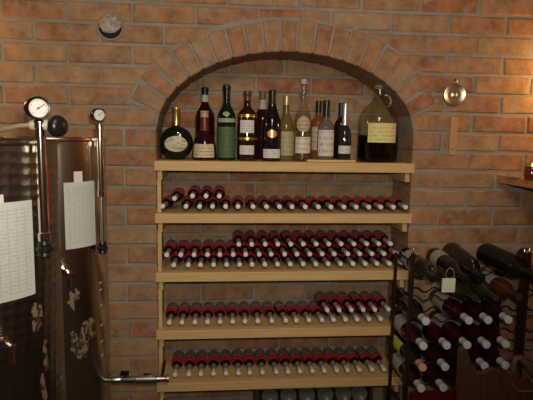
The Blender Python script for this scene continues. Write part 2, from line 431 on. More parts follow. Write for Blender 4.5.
# ------------------------------------------------------------------ small lying bottles
def rad_fn(prof):
    def f(z):
        for (r0, z0), (r1, z1) in zip(prof, prof[1:]):
            if z0 <= z <= z1 and z1 > z0: return r0+(r1-r0)*(z-z0)/(z1-z0)
        return prof[-1][0]
    return f
SR = .0248; SL = .197
lab_small = [printed_mat('small_bottle_label', (.22, .19, .165), (.06, .05, .05), rows=5, amount=.9, seed=1)]
def small_bottle():
    t = root('wine_bottle', '', 'wine bottle')
    obj('body', lathe([(.0, .004), (.012, .001), (.021, .0), (SR-.0006, .004), (SR-.0002, .010), (SR, .080), (SR, .090), (.0236, .096), (.0190, .1045), (.0130, .1125), (.0098, .1205), (.0088, .132), (.0085, .150), (.0084, SL-.008), (.0084, SL-.004)], 20), BLACKGLASS, t)
    obj('label', arc_patch(SR, .012, .0725, 15, 165, .0007, 12, 1), lab_small[0], t)
    obj('red_label_band', arc_patch(rad_fn([(SR, .07), (SR, .090), (.0236, .096), (.0190, .1045), (.0130, .1125)]), .076, .1030, 10, 170, .0008, 12, 6), RED, t)
    obj('neck_sleeve', lathe([(.0104, .1205), (.0094, .132), (.0091, .150), (.0090, .167)], 16, cap0=False, cap1=False), NECKGREY, t)
    obj('capsule', lathe([(.0092, SL-.033), (.0096, SL-.032), (.0096, SL-.006), (.0092, SL), (.007, SL+.0004)], 16, cap0=False), WHITE_CAP, t)
    return t
proto = small_bottle(); first_used = [False]
def aim(o, base, tip, roll=0):
    d = (Vector(tip)-Vector(base)).normalized()
    o.rotation_mode = 'QUATERNION'; o.rotation_quaternion = d.to_track_quat('Z', 'Y') @ Quaternion((0, 0, 1), roll); o.location = base
def place_small(base, tip, label, group):
    o = proto if not first_used[0] else copy_tree(proto)
    first_used[0] = True
    aim(o, base, tip, random.uniform(-.35, .35))
    o['label'] = label; o['group'] = group
    return o
def linfit(idx, v):
    n = len(v); mx = sum(idx)/n; my = sum(v)/n
    b = sum((i-mx)*(y-my) for i, y in zip(idx, v))/sum((i-mx)**2 for i in idx)
    return my-b*mx, b
TIPY, BASEY = 2.082, 2.276
def xs_of(pxs, z):
    out = []
    for p in pxs:
        # at height z relative to the camera and plane TIPY: solve for the row of the photo by bisection
        lo, hi = 0, 420
        for _ in range(30):
            m = (lo+hi)/2
            if world_at(p, m, TIPY).z-H > z: lo = m
            else: hi = m
        out.append(world_at(p, m, TIPY).x)
    return out
SN = {1: 'second shelf', 2: 'middle shelf', 3: 'fourth shelf', 4: 'lowest shelf'}
def row(shelf, layer, pxs, rowname, lattice=None, skip_fit=0):
    zrel = SH[shelf]+SR+layer*.0425
    X = xs_of(pxs, zrel)
    if lattice is None:
        a, b = linfit(range(skip_fit, len(X)), X[skip_fit:]); b = max(b, 2*SR+.0007); mid = (len(X)-1+skip_fit)/2; a = sum(X[skip_fit:])/len(X[skip_fit:])-b*mid
        bx = [a+b*i for i in range(len(X))]; lat = (a, b)
    else:
        a, b = lattice; bx = []
        for x in X: k = round((x-a)/b-.5*(layer % 2)); bx.append(a+b*(k+.5*(layer % 2)))
        lat = lattice
    dz = math.sqrt((2*SR+.0004)**2-(b/2)**2)
    for i, (x0, x1) in enumerate(zip(bx, X)):
        x1 = x0+max(-.012, min(.012, x1-x0))
        z = SHZ[shelf]+SR+.0008+layer*dz
        place_small((x0, BASEY, z), (x1, TIPY, z), 'small red-collared wine bottle on the %s, %s, %s from left' % (SN[shelf], rowname, ORD[i]),
                    'small wine bottles lying on the %s' % SN[shelf])
    return lat, bx, dz
# second shelf
b1 = [186, 199.6, 212.5, 225.6, 238, 253, 266.5, 279.5, 292, 305.3, 318.4, 331, 344, 356.3, 368.8, 380.8, 393.5, 405.6]
X = xs_of([162.5, 174.5, 192.5, 206, 219.2], SH[1]+SR)
lat, bx, dz = row(1, 0, b1, 'bottom row', None)
z = SHZ[1]+SR+.0008; bx0 = bx[0]-.0775
place_small((bx0, BASEY, z), (X[0], TIPY, z), 'small red-collared wine bottle at the far left end of the second shelf, on the board', 'small wine bottles lying on the second shelf')
xm = (bx0+bx[0])/2; zz = z+math.sqrt((2*SR+.0006)**2-.03875**2)
place_small((xm, BASEY, zz), (X[1], TIPY, zz), 'small red-collared wine bottle half raised near the left end of the second shelf', 'small wine bottles lying on the second shelf')
for i, nm in enumerate(('left', 'middle', 'right')):
    xb = bx[i]+.5*lat[1]
    place_small((xb, BASEY, z+dz), (max(xb-.012, min(xb+.012, X[2+i])), TIPY, z+dz), '%s of three small wine bottles piled on top, left of the second shelf' % nm, 'small wine bottles lying on the second shelf')
# middle shelf
lat, bx, dz = row(2, 0, [173.8, 188.3, 200.5, 213.5, 226.6, 239.6, 252, 264.8, 277.5, 290.2, 303.2, 315.8, 328.2, 340.5, 353, 365.3, 377, 389.3, 401.8], 'bottom row')
row(2, 1, [165.2+1.5, 180.8, 194, 207.5, 219.8, 233.2, 245.7, 259.2, 271.2, 284.7, 297, 309.8, 322.2, 334.2, 347.8, 359.8, 372, 384, 396.6], 'middle row', lat)
row(2, 2, [238.8, 251.7, 265.2, 277.8, 290.8, 303.4, 316.2, 328.8, 341.2, 354, 366.8, 378.8, 390.5], 'top row', lat)
# fourth shelf
lat, bx, dz = row(3, 0, [169.3, 182, 194.8, 207.5, 220, 232.6, 245, 257.7, 271.8, 285.8, 296.3, 308.8, 322, 333.5, 345.5, 357, 369, 380.6], 'bottom row')
row(3, 1, [327.3, 339.2, 351.4, 363.2, 374.8, 388.5], 'piled upper row', lat)
# lowest shelf
row(4, 0, [175, 188.8, 200.8, 213.5, 226, 238.5, 249.8, 262.5, 276.3, 288, 300, 312.5, 324.3, 336.8, 347.5, 359.4, 372, 384], 'single row')

# ------------------------------------------------------------------ bottles standing on the top shelf
Z0 = SHZ[0]+.0006
def standing(name, label, px, top, wpx, Y, shape, glass, caps=(), labels=(), liquid=None, cat='bottle', sx=1, neck_w=None, extra=None, z0=None):
    """shape: list of (radius as part of half width, height as part of total); caps/labels as fractions of height"""
    zb = z0 or Z0
    hgt = world_at(px, top, Y).z-zb; x = world_at(px, 150, Y).x; R = wpx/2/(518/(Y+.03*x))
    t = root(name, label, cat, (x, Y, zb))
    prof = [(r*R, h*hgt) for r, h in shape]
    outer = [(0, .004), (R*.55, .002), (R*.9, 0)]+prof
    bmb = lathe(outer, 28)
    if liquid:   # clear glass: give it an inner wall
        th = .0022
        inner = [(max(r-th, .002), h+(0 if i else th)) for i, (r, h) in enumerate(prof)]
        lathe([(0, .008)]+[(r, max(h, .008)) for r, h in inner], 28, bmb, cap1=False)
    obj('body', bmb, glass, t)
    f = rad_fn(prof)
    if liquid:
        lv, lm = liquid; hs = [h for r, h in prof if .009 < h < lv*hgt]; lp = [(0, .0085), (f(.0085)-.0027, .0085)]+[(f(h)-.0027, h) for h in hs]+[(f(lv*hgt)-.0027, lv*hgt), (0, lv*hgt)]
        obj('contents', lathe(lp, 28), lm, t)
    for c in caps:
        nm, h0, h1, m = c[:4]; ex = c[4] if len(c) > 4 else .0011
        a, b = h0*hgt, h1*hgt; n = 6
        pr = [(f(min(a+(b-a)*i/n, hgt))+ex, a+(b-a)*i/n) for i in range(n+1)]
        obj(nm, lathe(([(pr[0][0]-ex-.0003, a)] if h1 <= .97 else [])+pr+[(pr[-1][0]-ex*1.1, b+.0006)], 22, cap0=False, cap1=h1 > .97), m, t)
    for c in labels:
        nm, h0, h1, half, m = c[:5]; oval = len(c) > 5 and c[5]
        ctr = -90-math.degrees(math.atan2(-x, Y))*0-4
        obj(nm, arc_patch(f, h0*hgt, h1*hgt, ctr-half, ctr+half, .0008, 12, 6, oval), m, t)
    if extra: extra(t, R, hgt)
    return t
WINE = [(1, .01), (1, .03), (1, .58), (.97, .62), (.82, .67), (.58, .72), (.40, .77), (.34, .82), (.32, .95), (.36, .955), (.36, .985), (.32, 1)]
SPIRIT = [(.97, .01), (1, .03), (1, .60), (.95, .645), (.72, .69), (.42, .73), (.34, .77), (.32, .95), (.37, .955), (.36, 1)]
cream = lambda n, ink=(.18, .12, .08), p=(.70, .66, .52), r=6: printed_mat(n, p, ink, rows=r, amount=.6, seed=len(n))
WHITE_L = printed_mat('white_label', (.72, .72, .70), (.15, .12, .14), rows=5, amount=.55, seed=2)
AMBER = mat('amber_spirit', (.22, .065, .012), .06, coat=.3)
REDLIQ = mat('red_liqueur', (.22, .008, .010), .08, coat=.4)
MAROON = mat('maroon_glass', (.02, .004, .005), .08, coat=.4)
LGREEN = mat('deep_green_glass', (.004, .014, .006), .07, coat=.4)
GREENLAB = printed_mat('green_label', (.075, .14, .06), (.03, .06, .035), rows=8, amount=.55, seed=4)
YEL = mat('yellow_wine', (.36, .30, .05), .05, trans=.35, ior=1.33)

# flagon-shaped flat bottle, gold necked
def flagon():
    Y = 2.16; p = world_at(176.5, 150, Y); x = p.x
    t = root('flagon_bottle', 'round flat dark flagon with gold neck and oval cream label on top shelf', 'bottle', (x, Y, Z0))
    R = .068; D = .030; cz = R*.95
    bmf = lathe([(0, 0)]+[(R*math.sin(a*PI/16), R-R*math.cos(a*PI/16)) for a in range(1, 15)]+[(.0125, 2*R-.002), (.0115, 2*R+.012), (.011, 2*R+.03)], 32)
    for v in bmf.verts:
        k = min(1, max(0, (v.co.z-2*R+.022)/.02)); v.co.y *= (.44*(1-k)+k)
        if v.co.z < .008: v.co.z = .008*(v.co.z > .001)*.0
    # flatten the foot so that it stands
    obj('body', bmf, GREENGLASS, t)
    hn = world_at(176.5, 107.5, Y).z-Z0
    obj('capsule', lathe([(.0120, 2*R+.002), (.0155, 2*R+.003), (.0150, hn-.008), (.0155, hn-.007), (.0150, hn-.001), (.011, hn)], 20, cap0=False), GOLD, t)
    bml = bmesh.new(); rings = []
    for q in (0, .25, .5, .75, 1):
        ring = []
        for k in range(28 if q else 1):
            a = 2*PI*k/28; rx, rz = .046*q*math.cos(a), .032*q*math.sin(a)
            rr = math.hypot(rx, .064+rz-R); ring.append(bml.verts.new((rx, -.44*math.sqrt(max(R*R-rr*rr, 0))-.0014, .064+rz)))
        rings.append(ring)
    for A, B in zip(rings, rings[1:]):
        for k in range(28):
            k2 = (k+1) % 28
            bml.faces.new((A[0], B[k], B[k2]) if len(A) == 1 else (A[k], B[k], B[k2], A[k2]))
    ext = bmesh.ops.extrude_face_region(bml, geom=bml.faces[:])
    for v in [g for g in ext['geom'] if isinstance(g, bmesh.types.BMVert)]: v.co.y += .0012
    obj('oval_label', bml, mat('oval_cream_label', (.60, .58, .42), .5, noise=(45, (.36, .28, .16), .5, .62, (.5, 1, 1.6))), t)
flagon()
standing('liqueur_bottle', 'tall dark bottle with black cap and pale neck band, behind the squat red liqueur', 205, 87.5, 19, 2.245, WINE, MAROON,
         [('cap', .90, 1, BLACKPL), ('neck_label', .80, .895, printed_mat('grey_green_neck_label', (.42, .46, .38), (.1, .1, .1), 3, amount=.5))])
standing('squat_liqueur_bottle', 'squat wide-based bottle of red liqueur with red neck and cream label', 204.5, 111, 23.5, 2.15,
         [(.97, .01), (1, .05), (.97, .25), (.85, .42), (.62, .52), (.40, .60), (.34, .68), (.32, .96), (.36, .965), (.34, 1)], WINEGLASS,
         [('neck_sleeve', .60, .86, mat('dull_red_sleeve', (.17, .022, .020), .35)), ('cap', .87, 1, mat('dull_gold_cap', (.50, .36, .20), .4))], [('label', .06, .33, 58, cream('cream_liqueur_label', (.25, .12, .06), (.66, .58, .38), 4))])
standing('herbal_liqueur_bottle', 'tall dark green bottle with large green label and black cap', 226.5, 84, 18, 2.15,
         [(.97, .01), (1, .03), (1, .56), (.93, .61), (.70, .67), (.45, .72), (.36, .77), (.34, .93), (.40, .935), (.40, .975), (.3, 1)], LGREEN,
         [('cap', .86, .975, BLACKPL, .002), ('stopper_top', .976, 1, GOLD, .0005), ('shoulder_band', .50, .55, printed_mat('pale_green_band', (.33, .38, .26), (.1, .12, .08), 2))],
         [('label', .04, .44, 75, GREENLAB), ('seal', .58, .64, 24, mat('pale_green_seal', (.30, .40, .25), .4), True)])
WHISK = mat('dark_brandy_glass', (.028, .010, .006), .07, coat=.4)
standing('brandy_bottle', 'dark brandy bottle with two gold bands and two white labels', 247, 91, 19, 2.15,
         [(.97, .01), (1, .03), (1, .64), (.92, .69), (.60, .74), (.38, .77), (.34, .80), (.34, .93), (.40, .935), (.38, 1)], WHISK,
         [('cap', .86, 1, mat('brown_cap', (.10, .045, .03), .35)), ('gold_band', .625, .665, GOLD), ('lower_gold_band', .30, .335, GOLD)],
         [('label', .40, .58, 44, WHITE_L), ('lower_label', .09, .22, 46, WHITE_L)])
standing('red_wine_bottle', 'slim dark red bottle with pale neck label, half hidden behind the slender black bottle', 262, 91.5, 18, 2.24, WINE, MAROON,
         [('cap', .89, 1, mat('grey_brown_capsule', (.14, .10, .085), .4)), ('neck_label', .74, .88, printed_mat('pale_neck_label', (.45, .42, .36), (.1, .1, .1), 3, amount=.5))])
standing('sparkling_wine_bottle', 'slender glossy black bottle with small gold seal and white label at its foot', 271.5, 90, 19, 2.14,
         [(.97, .01), (1, .03), (1, .45), (.96, .53), (.84, .61), (.62, .69), (.45, .76), (.37, .83), (.34, .95), (.37, .955), (.35, 1)], BLACKGLASS,
         [('capsule', .80, 1, BLACKPL)], [('label', .045, .17, 58, WHITE_L), ('gold_seal', .33, .44, 30, mat('gold_pink_seal', (.75, .42, .22), .35, metal=.5), True)])
standing('white_wine_bottle', 'clear bottle of yellow-green wine with gold cap and cream label', 285.7, 96, 17, 2.20,
         [(.97, .01), (1, .03), (1, .45), (.94, .54), (.78, .61), (.52, .68), (.36, .74), (.30, .95), (.34, .955), (.32, 1)], mat('yellow_green_glass', (.20, .17, .04), .07, coat=.4, trans=.25, ior=1.3),
         [('capsule', .86, 1, mat('pale_gold_capsule', (.60, .46, .22), .35, metal=.5))], [('label', .08, .45, 60, cream('cream_wine_label', (.30, .25, .12), (.46, .40, .20), 5))])
standing('clear_brandy_bottle', 'tallest clear glass bottle with oval picture label and white strip label', 302.3, 79.5, 17, 2.15,
         [(.97, .01), (1, .03), (1, .50), (.92, .56), (.70, .63), (.45, .70), (.36, .76), (.40, .80), (.42, .83), (.36, .87), (.34, .96), (.40, .965), (.38, 1)], CLEAR,
         [('cap', .94, 1, mat('clear_grey_stopper', (.45, .42, .38), .2))], [('oval_label', .36, .55, 50, cream('sepia_oval_label', (.2, .12, .06), (.48, .40, .26), 4), True), ('label', .10, .30, 58, cream('cream_strip_label', (.35, .3, .2), (.70, .66, .50), 3))],
         liquid=(.60, thin_glass('clear_spirit', (.96, .93, .82), 1.15)))
# thin board under the four small bottles
xa, xb = world_at(305, 158, 2.14).x, world_at(352.5, 158, 2.14).x
props(obj('serving_board', box(xa, xb, 2.085, 2.24, SHZ[0]+.0005, SHZ[0]+.0095, bev=.001), PINE, None, False), 'thin pine board lying on the top shelf under the four small bottles', 'board')
ZB = SHZ[0]+.0102
standing('amber_liqueur_bottle', 'small bottle of amber liqueur with black cap, behind the square cream-labelled bottle', 317.5, 101, 14.5, 2.19, SPIRIT, AMBER,
         [('cap', .80, 1, BLACKPL, .0015)], [('label', .15, .55, 60, cream('pale_amber_label', (.25, .1, .05), (.50, .40, .30), 5))], z0=ZB)
standing('picture_label_bottle', 'small clear bottle with black cap and tall cream picture label, on the thin board', 325.3, 100.5, 16.5, 2.125,
         [(.97, .01), (1, .03), (1, .52), (.92, .58), (.65, .63), (.42, .67), (.36, .70), (.36, .93), (.40, .935), (.38, 1)], mat('smoky_glass', (.28, .24, .20), .06, coat=.4, trans=.5, ior=1.3),
         [('cap', .72, 1, BLACKPL, .0018)], [('label', .06, .50, 66, cream('tall_cream_label', (.35, .18, .20), (.66, .62, .58), 4))], z0=ZB)
standing('dark_spirit_bottle', 'small dark bottle with black cap, left of the silver-capped one', 339.8, 103, 12.5, 2.195, SPIRIT, BLACKGLASS,
         [('cap', .78, 1, BLACKPL, .0015)], z0=ZB)
standing('silver_cap_bottle', 'small bottle of dark liquid with silver cap and white label near the jug', 344, 104, 13.5, 2.13,
         [(.97, .01), (1, .03), (1, .42), (.94, .50), (.70, .57), (.46, .63), (.38, .68), (.36, .94), (.40, .945), (.38, 1)], mat('blue_black_glass', (.02, .022, .028), .06, coat=.5),
         [('cap', .62, 1, mat('silver_foil', (.74, .73, .72), .3, metal=.7), .0012)], [('label', .11, .25, 62, WHITE_L)], z0=ZB)
# the demijohn: squat clear jug half full of dark wine
def jug_handle(t, R, hgt):
    pts = [(.018, 0, hgt*.86), (.028, -.004, hgt*.87), (.041, -.006, hgt*.84), (.047, -.006, hgt*.79), (.045, -.004, hgt*.74), (.036, 0, hgt*.715)]
    obj('handle', tube(pts, .0048, 10), mat('highlight_whitened_glass', (.62, .64, .58), .08, trans=.6), t)  # glass colour whitened to paint in the handle's bright highlight
standing('wine_jug', 'large squat glass jug half full of dark wine, yellow label, on top shelf', 377.5, 84.5, 40.5, 2.165,
         [(.90, .01), (.97, .03), (1, .07), (1, .52), (.97, .58), (.86, .65), (.64, .72), (.40, .78), (.29, .82), (.25, .86), (.24, .95), (.29, .955), (.29, .985), (.24, 1)], GREENCLEAR,
         [('stopper', .94, .999, mat('pale_plastic_stopper', (.22, .22, .16), .35), .0013)], [('label', .255, .50, 42, cream('yellow_jug_label', (.55, .30, .10), (.72, .66, .28), 5))],
         liquid=(.345, mat('dark_wine', (.006, .002, .002), .9, spec=0)), cat='jug', extra=jug_handle)

# ------------------------------------------------------------------ crate of bottles under the lowest shelf
x0, x1 = world_at(256, 392, 2.09).x, world_at(373, 392, 2.09).x
CB = 2.085
t = root('bottle_crate', 'dark wooden crate standing below the lowest shelf, holding dusty bottles', 'crate', ((x0+x1)/2, CB, 0))
hw = (x1-x0)/2; ct = .432
for a, b in ((-hw, -hw+.014), (hw-.014, hw)): obj('side_panel', box(a, b, 0, .20, 0, ct, bev=.001), DARKWOOD, t, False)
obj('back_panel', box(-hw+.014, hw-.014, .19, .20, 0, ct, bev=.001), DARKWOOD, t, False)
obj('front_panel', box(-hw+.014, hw-.014, .0, .012, 0, .335, bev=.001), DARKWOOD, t, False)
obj('shelf', box(-hw+.014, hw-.014, .012, .19, .325, .337), DARKWOOD, t, False)
BIGR = .0365; BL = .292
def big_profile(s=1): return [(0, .016), (.020, .010), (.030, .001), (.034, 0), (BIGR-.0004, .004), (BIGR, .010), (BIGR, .170), (.0355, .182), (.031, .197), (.0235, .211), (.0175, .222), (.0145, .234), (.0134, .245), (.0130, .280), (.0140, .281), (.0140, .287), (.013, .289)]
def crate_bottle():
    t = root('dusty_bottle', '', 'wine bottle'); s = .62
    obj('body', lathe([(r, z*s if z > .02 else z) for r, z in big_profile()], 24), DUSTGREEN, t)
    return t
cbp = crate_bottle()
for i, px in enumerate((270, 288.5, 307, 325.5, 343.5, 359.5)):
    o = cbp if i == 0 else copy_tree(cbp)
    x = world_at(px, 395, CB+.01).x
    aim(o, (x, CB+.006, .337+BIGR+.0006), (x, CB+.3, .337+BIGR+.0006))
    o['label'] = 'dusty grey-green bottle lying base outwards in dark crate, %s from left' % ORD[i]; o['group'] = 'dusty bottles in the dark crate'

# ------------------------------------------------------------------ iron wine rack and its bottles
RF, RB = 1.82, 2.00; RXL, RXR = .716, 1.150
ZR = [-.495, -.592, -.6765, -.772, -.856, -.938]      # bottle axis heights, topmost first
def rack(xl, xr, label, seed, ncol, phase, pitch):
    t = root('wine_rack', label, 'wine rack', ((xl+xr)/2, (RF+RB)/2, 0), 'iron wine racks along the wall')
    ox, oy = (xl+xr)/2, (RF+RB)/2
    for x in (xl, xr):
        for y, zt, r in ((RF, H-.432, .0075), (RB, H-.47, .006)):
            p = obj('post', box(x-ox-r, x-ox+r, y-oy-.004, y-oy+.004, 0, zt, bev=.001), IRON, t, False)
            if y == RF: obj('screw_tip', lathe([(.0028, zt), (.0028, zt+.016), (.001, zt+.018)], 8, M=Matrix.Translation((x-ox, y-oy, 0))), CHROME, p)
        for zz in (-.478, -1.05):
            pts = [(x-ox, RF-oy+(RB-RF)*i/8, H+zz+.012*math.sin(PI*i/8)) for i in range(9)]
            obj('side_bar', tube(pts, .0042, 8), IRON, t)
    for zr in ZR:
        for y, dz in ((RF, -.0175), (RB, -.0415)):
            pts = []; N = 96
            for i in range(N+1):
                x = xl+(xr-xl)*i/N; pts.append((x-ox, y-oy, H+zr+dz+.010*(1-math.cos(2*PI*(x-phase)/pitch))-.0032-.001))
            obj('wave_wire', tube(pts, .0030, 6), IRON, t)
    return t
COLX = [.757, .845, .924, 1.0015, 1.079]
rk = rack(RXL, RXR, 'dark iron wine rack with wavy wires, full of white-capped bottles', 1, 5, COLX[2], .0785)
obj('lower_panel', box(RXL-.0-(RXL+RXR)/2+.012, RXR-(RXL+RXR)/2-.012, RF-(RF+RB)/2-.03, RF-(RF+RB)/2-.016, H-1.10, H-.962, bev=.002), REDWOOD, rk, False)
rack(RXR+.020, RXR+.300, 'empty second iron rack at the right edge of the photo', 2, 3, COLX[2], .0785)

label_pale = printed_mat('pale_wine_label', (.36, .33, .31), (.10, .08, .09), rows=6, amount=.5, seed=5)
label_yel = mat('yellow_green_label', (.50, .48, .06), .5)
label_amb = mat('amber_label', (.50, .24, .05), .5)
def big_bottle(name, glass, cap, lab, caplen=.045):
    t = root(name, '', 'wine bottle')
    obj('body', lathe(big_profile(), 24), glass, t)
    if lab: obj('label', arc_patch(BIGR, .045, .105 if cap is BLACKPL else .135, 0, 150 if cap is BLACKPL else 230, .0008, 18, 1), lab, t)
    if cap:
        z = BL-caplen
        obj('capsule', lathe([(.0132, z), (.0146, z+.001), (.0142, .278), (.0152, .280), (.0152, .288), (.0146, .2915), (.010, .292)], 18, cap0=False), cap, t)
    return t
protos = {}
def put_big(kind, base, tip, label, group=None, roll=0):
    if kind not in protos: o = protos[kind] = big_bottle(*KIND[kind])
    else: o = copy_tree(protos[kind])
    aim(o, base, tip, roll); o['label'] = label
    if group: o['group'] = group
    return o
KIND = {'wine': ('wine_bottle', WINEGLASS, WHITE_CAP_BIG, label_pale, .046), 'black': ('wine_bottle', BLACKGLASS, WHITE_CAP_BIG, None, .046),
        'pink': ('wine_bottle', GREENGLASS, PINK_CAP, label_yel, .046), 'olive': ('wine_bottle', OLIVEGLASS, None, None), 'brown': ('wine_bottle', BROWNGLASS, None, label_pale),
        'blackcap': ('wine_bottle', BLACKGLASS, BLACKPL, label_pale, .03), 'dusty': ('wine_bottle', DUSTGLASS, DUSTGLASS, None, .04), 'amber': ('wine_bottle', DUSTGLASS, DUSTGLASS, label_amb, .04)}
TY = 1.770
rown = {2: 'upper row', 3: 'second row down', 4: 'third row down', 5: 'lowest row'}
occ = {2: [(0, 'black'), (2, 'wine'), (3, 'wine'), (4, 'wine')], 3: [(c, 'wine') for c in range(5)], 4: [(0, 'pink'), (1, 'wine'), (2, 'wine'), (3, 'wine'), (4, 'wine')], 5: [(0, 'wine'), (1, 'wine'), (2, 'wine')]}
for r, lst in occ.items():
    for n_, (c, k) in enumerate(lst):
        x = COLX[c]; zc = H+ZR[r]
        dx = random.uniform(-.003, .003)
        lb = {'black': 'black bottle with white cap in the iron rack, left end of upper row', 'pink': 'dark green bottle with pink cap and yellow label, left side of the iron rack'}.get(k) or \
            'dark red white-capped wine bottle in the iron rack, %s, %s column' % (rown[r], ORD[c])
        put_big(k, (x, TY+BL, zc), (x+dx, TY, zc), lb, 'white-capped bottles in the iron rack' if k != 'pink' else None, 1.0+random.uniform(-.2, .2) if k != 'pink' else 2.2)
# the uncapped bottles of the row above
for k, px, py, lb in (('olive', 476, 298, 'olive green bottle without cap lying in the rack under the white tag'), ('olive', 497, 298, 'olive green bottle without cap lying in the rack, right of its twin'), ('brown', 520, 301, 'brown bottle with bare neck and pale label lying near the right rack post')):
    p = world_at(px, py, TY); z = H+ZR[1]
    put_big(k, (p.x-.003, TY+BL, z), (p.x, TY, z), lb, roll=.8)
# the loose bottles lying on top
zt = H+ZR[0]
put_big('blackcap', (world_at(407, 256, 2.03).x, 2.035, zt+.004), (world_at(430, 275, 1.77).x, 1.765, zt-.012), 'dark bottle with black cap lying at the left end of the rack top', roll=1.2)
b2 = put_big('blackcap', (world_at(433, 256, 2.03).x+.006, 2.035, zt+.003), (world_at(463, 282, 1.77).x, 1.765, zt-.014), 'dark bottle lying on the rack top, the one wearing the white tag', roll=1.2)
put_big('dusty', (world_at(452, 250, 2.03).x, 2.035, zt+.016), (world_at(477, 292, 1.77).x, 1.775, zt-.012), 'fat dusty dark bottle on the rack top, right of the tagged bottle').scale = (1.22, 1.22, 1)
o = put_big('dusty', (world_at(485, 255, 2.03).x, 2.03, zt+.014), (world_at(532, 292, 1.75).x, 1.72, zt-.004), 'largest dusty black bottle lying across the right end of the rack top'); o.scale = (1.22, 1.22, 1.08)
put_big('amber', (world_at(517, 258, 2.03).x+.03, 2.035, zt+.0), (world_at(560, 287, 1.77).x, 1.77, zt-.015), 'dark bottle with amber label lying beside the right rack posts', roll=1.4)

# white tag hanging from the tagged bottle
p = world_at(449, 278, 1.765)
tg = root('paper_tag', 'small cream folded tag hanging on a string from a bottle on the rack top', 'tag', (p.x, p.y, p.z-.047))
obj('card', box(-.025, .024, -.004, .004, -.006, .046, bev=.0012), mat('cream_card', (.66, .64, .52), .6), tg, False)
obj('string', tube([(.003+.016*math.cos(a), .003*math.sin(2*a), .064+.021*math.sin(a)) for a in [2*PI*i/20 for i in range(20)]], .0009, 6, closed=True), mat('grey_string', (.30, .28, .27), .7), tg)

# ------------------------------------------------------------------ dark wooden stand in the lower right foreground
WY = 1.44
def wp(px, py, Y=WY): q = world_at(px, py, Y); return (q.x, q.z)
L_ = world_at(462, 380, WY)
t = root('wooden_bottle_stand', 'dark wooden stand with scalloped front and bent handle, bottom right corner', 'stand', (L_.x, WY, 0))
def rel(pts): return [(x-L_.x, z) for x, z in pts]
side = rel([wp(457.5, 400), wp(458, 372), wp(458.5, 352), wp(460, 347.5), wp(463, 346.5), wp(466, 349), wp(468, 356), wp(471, 364), wp(474, 370)])
side = [(side[0][0]+.01, 0)]+side+[(side[-1][0], 0)]
obj('side_plank', prism(side, -.012, .010, bev=.002), DARKWOOD, t, False)
fr = rel([wp(474.2, 371.5), wp(478, 374), wp(483, 373), wp(487, 369), wp(493, 367.5), wp(500, 369.5), wp(505, 373), wp(511, 374), wp(514, 370), wp(515, 362), wp(516, 366), wp(518, 378), wp(533, 384), wp(560, 388)])
fr = [(fr[0][0], 0)]+fr+[(fr[-1][0], 0)]
obj('front_panel', prism(fr, -.010, .008, bev=.0015), DARKWOOD, t, False)
hp = [wp(513, 372), wp(512.5, 364), wp(514.5, 357.5), wp(519, 357), wp(524, 362), wp(530, 370), wp(538, 380), wp(552, 392)]
obj('handle', tube([(x-L_.x, -.006, z) for x, z in hp], [.008, .009, .0095, .0105, .0115, .012, .012, .012], 12), HANDLEWOOD, t)
rp = [wp(510, 381), wp(512, 386), wp(516, 389), wp(524, 389.5), wp(545, 388)]
obj('pale_edge', tube([(x-L_.x, -.0125, z) for x, z in rp], .0022, 8), mat('pale_worn_edge', (.13, .10, .08), .5), t)
obj('back_panel', box(.10, .30, .20, .212, 0, H-.84, bev=.002), DARKWOOD, t, False)
obj('base_board', box(-.005, .30, .010, .20, 0, .02), DARKWOOD, t, False)

# ------------------------------------------------------------------ steel tanks
def steel(name, turned):
    m = bpy.data.materials.new(name); m.use_nodes = True; nt = m.node_tree; b = nt.nodes['Principled BSDF']; L = nt.links.new; N = nt.nodes.new
    b.inputs['Metallic'].default_value = 1; tc = N('ShaderNodeTexCoord')
    if turned:
        b.inputs['Base Color'].default_value = (.30, .27, .235, 1); b.inputs['Roughness'].default_value = .33
        mp = N('ShaderNodeMapping'); mp.inputs['Rotation'].default_value = (0, 0, .08); mp.inputs['Scale'].default_value = (1, 1.15, 1); L(tc.outputs['UV'], mp.inputs[0])
        v = N('ShaderNodeTexVoronoi'); v.voronoi_dimensions = '2D'; v.inputs['Scale'].default_value = 36; v.inputs['Randomness'].default_value = .12; L(mp.outputs[0], v.inputs['Vector'])
        bp = N('ShaderNodeBump'); bp.inputs['Strength'].default_value = .6; bp.inputs['Distance'].default_value = .0045; L(v.outputs['Distance'], bp.inputs['Height']); L(bp.outputs[0], b.inputs['Normal'])
    else:
        b.inputs['Base Color'].default_value = (.54, .46, .38, 1); b.inputs['Roughness'].default_value = .27
        mp = N('ShaderNodeMapping'); mp.inputs['Scale'].default_value = (9, .6, 1); L(tc.outputs['UV'], mp.inputs[0])
        v = N('ShaderNodeTexNoise'); v.inputs['Scale'].default_value = 3; v.inputs['Detail'].default_value = 3; L(mp.outputs[0], v.inputs['Vector'])
        bp = N('ShaderNodeBump'); bp.inputs['Strength'].default_value = .25; bp.inputs['Distance'].default_value = .004; L(v.outputs['Fac'], bp.inputs['Height']); L(bp.outputs[0], b.inputs['Normal'])
    return m
STEEL_T, STEEL_S = steel('engine_turned_steel', True), steel('plain_tank_steel', False)
DECAL = mat('faded_gold_print', (.27, .205, .12), .5, metal=.2, noise=(55, (.07, .05, .035), .50, .56))
